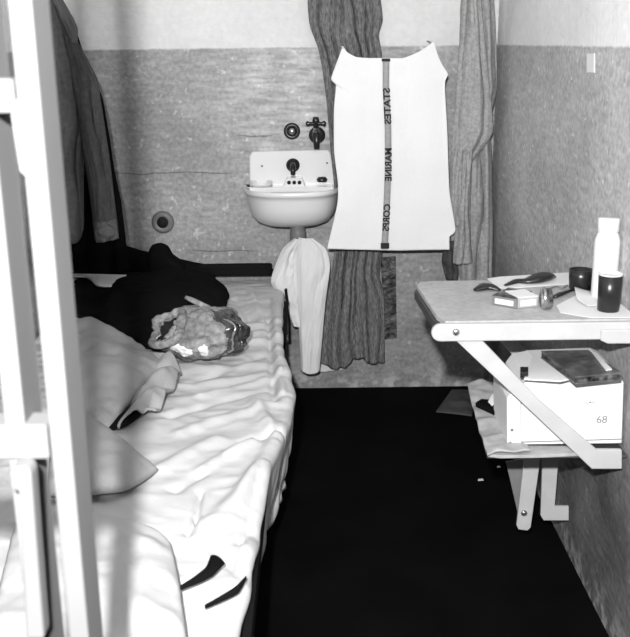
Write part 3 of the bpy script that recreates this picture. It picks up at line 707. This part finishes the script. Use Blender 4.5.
# newspaper pad
npad = coons('newspaper', [at(467, 386, z=ZS+.012), at(478, 383, z=ZS+.016), at(500, 386, z=ZS+.012)], [at(487, 458, z=ZS+.004)+Vector((0, -.004, 0)), at(497, 455, z=ZS+.006), at(508, 456, z=ZS+.008), at(530, 454, z=ZS+.006)],
    [at(467, 386, z=ZS+.012), at(472, 408, z=ZS+.008), at(479, 432, z=ZS+.006), at(487, 458, z=ZS+.004)+Vector((0, -.004, 0))], [at(500, 386, z=ZS+.012), at(530, 454, z=ZS+.006)],
    lambda u, v, p: Vector((0, 0, .006*ridge(p.x*12, p.y*12)+.004*nz(p.x*40, p.y*40)+.004)), NEWS, nu=40, nv=50, thick=.004)
tag(npad, 'creased newspaper lying on the low shelf, overhanging its edge', 'newspaper')
tag(flat('white_paper', [(488, 457), (500, 458.5), (540, 458), (583, 456), (590, 449), (500, 448)], ZS+.0005, .007, NEWS), 'greyish paper sticking out beneath the big white box', 'paper')
def bar3(p, s): return [at(a, b, z=s) for a, b in p]
tag(prism('dark_flat_piece', bar3([(475, 407), (481, 403), (500, 405), (508, 396), (514, 404), (512, 424), (505, 428), (497, 417)], ZS+.022), (0, 0, .012), BLACK, bev=.003), 'flat black piece lying on the newspaper on the low shelf', 'pouch')  # plain black slab on top of the newspaper
tag(coons('paper_scrap', bar3([(488, 402), (498, 391), (507, 389)], ZS+.037), bar3([(492, 406), (500, 403), (506, 396)], ZS+.036), bar3([(488, 402), (492, 406)], ZS+.037), bar3([(507, 389), (506, 396)], ZS+.037),
    lambda u, v, p: Vector((0, 0, .008*abs(sin(5*u)))), PAPER, nu=20, nv=10, thick=.001), 'white crumpled paper scrap on the flat black piece', 'paper')
# file box
BX = 1.885
bx = thing('white_file_box', 'big white box with faint markings standing on the low shelf', 'box', (.55, BX+.08, ZS+.01))
bf = px([(521, 388), (528, 379), (545, 375), (612, 372), (621, 376), (624, 383), (624, 449), (521, 453)], y=BX)
bf = [Vector((min(p.x, XR-.003), p.y, max(p.z, ZS+.012))) for p in bf]
prism('box_body', bf, (0, .17, 0), PLAST, bx, bev=.003)
sp_ = px([(507, 398), (513, 392), (521, 393), (521, 453), (507, 452)], y=BX-.004)
prism('box_spine', [Vector((p.x, p.y, max(p.z, ZS+.012))) for p in sp_], (0, .16, 0), PAPER, bx, bev=.003)
for u, v in ((512, 430), (510, 443), (520, 449)):
    lathe('rivet', [(.0035, 0), (.003, .0012), (.001, .0015)], at(u, v, y=BX-.004), PIPE, bx, axis='Y', n=10)
prism('bottom_flap', px([(521, 449), (624, 447), (624, 450), (521, 453)], y=BX-.001)[:0] or [(bf[-1].x, BX-.0005, ZS+.018), (XR-.004, BX-.0005, ZS+.022), (XR-.004, BX-.0005, ZS+.024), (bf[-1].x, BX-.0005, ZS+.020)], (0, -.001, 0), PIPE, bx, bev=0)
def mark(txt, u, v, wdt, parent, mat):
    cu = bpy.data.curves.new('mark', 'FONT'); cu.body = txt; cu.size = 1
    o = bpy.data.objects.new('tmp', cu); COL.objects.link(o); bpy.context.view_layer.update()
    me = bpy.data.meshes.new_from_object(o.evaluated_get(bpy.context.evaluated_depsgraph_get()))
    co_ = [v_.co.copy() for v_ in me.vertices]; x1 = max(c.x for c in co_); c0 = at(u, v, y=BX-.0012)
    r = mk('printed_marking', [Vector((c0.x+c.x/x1*wdt, BX-.0012, c0.z+c.y/x1*wdt)) for c in co_], [tuple(p.vertices) for p in me.polygons], mat, parent, smooth=False, thick=.0004)
    bpy.data.objects.remove(o)
mark('68', 596, 423, .023, bx, PIPE); mark('~•~', 584, 405, .025, bx, PIPE)
# papers and dark book stack behind / on the box
zb_ = max(p.z for p in bf)
def onB(pts, z): return [Vector((min(p.x, XR-.003), p.y, p.z)) for p in [at(a, b, z=z) for a, b in pts]]
tag(prism('white_folder', onB([(524, 380), (533, 356), (545, 360), (580, 378), (560, 382)], zb_+.001), (0, 0, .003), PAPER, bev=0), 'white folder lying slanted on top of the white box', 'folder')
zb2 = zb_+.005
bk = thing('dark_book', 'thick dark-covered book lying on the white box under the table', 'book', onB([(590, 365)], zb2)[0])
q = onB([(541, 352), (588, 351), (622, 374), (576, 378)], zb2+.014)
prism('cover', q, (0, 0, .003), BOOKD, bk, bev=.0005)
prism('pages', [Vector((p.x+.002, p.y+.004, zb2+.003)) for p in q], (0, 0, .0108), MOTT, bk, bev=0)
prism('cover', [Vector((p.x, p.y, zb2)) for p in q], (0, 0, .003), BOOKD, bk, bev=.0005)
tag(prism('black_matchbox', onB([(520, 378), (520, 372), (528, 372), (528, 378)], zb_+.001), (0, 0, .012), BPLASTIC, bev=.001), 'tiny black matchbox at the left end of the white box', 'matchbox')
tag(prism('pale_ruler', onB([(592, 353), (596, 353), (612, 370), (606, 371)], zb2+.019), (0, 0, .002), PAPER, bev=0), 'pale ruler lying across the dark book', 'ruler')
# floor and corner bits
rag = at(455, 405, z=.02)
def ragd(u, v, p): return Vector((0, 0, .015*sin(pi*u)*sin(pi*v)+.01*ridge(p.x*14, p.y*14)*min(1, 5*u, 5*v, 5*(1-u), 5*(1-v))))
tag(coons('floor_rag', px([(452, 390), (475, 390)], z=.006), px([(436, 412), (472, 416)], z=.006), px([(452, 390), (436, 412)], z=.006), px([(475, 390), (472, 416)], z=.006), ragd, TEDGE, nu=30, nv=30, thick=.004),
    'crumpled grey rag on the floor by the back wall', 'rag')
for u, v, w, l in ((478, 481, .018, 'white paper scrap on the dark floor left of the shelf bracket'), (497, 468, .012, 'tiny grey paper scrap on the floor under the newspaper corner')):
    p = at(u, v, z=.001)
    tag(prism('floor_scrap', [p, p+Vector((w, .003, 0)), p+Vector((w*.9, .014, 0)), p+Vector((.002, .011, 0))], (0, 0, .0015), PAPER, bev=0), l, 'scrap')
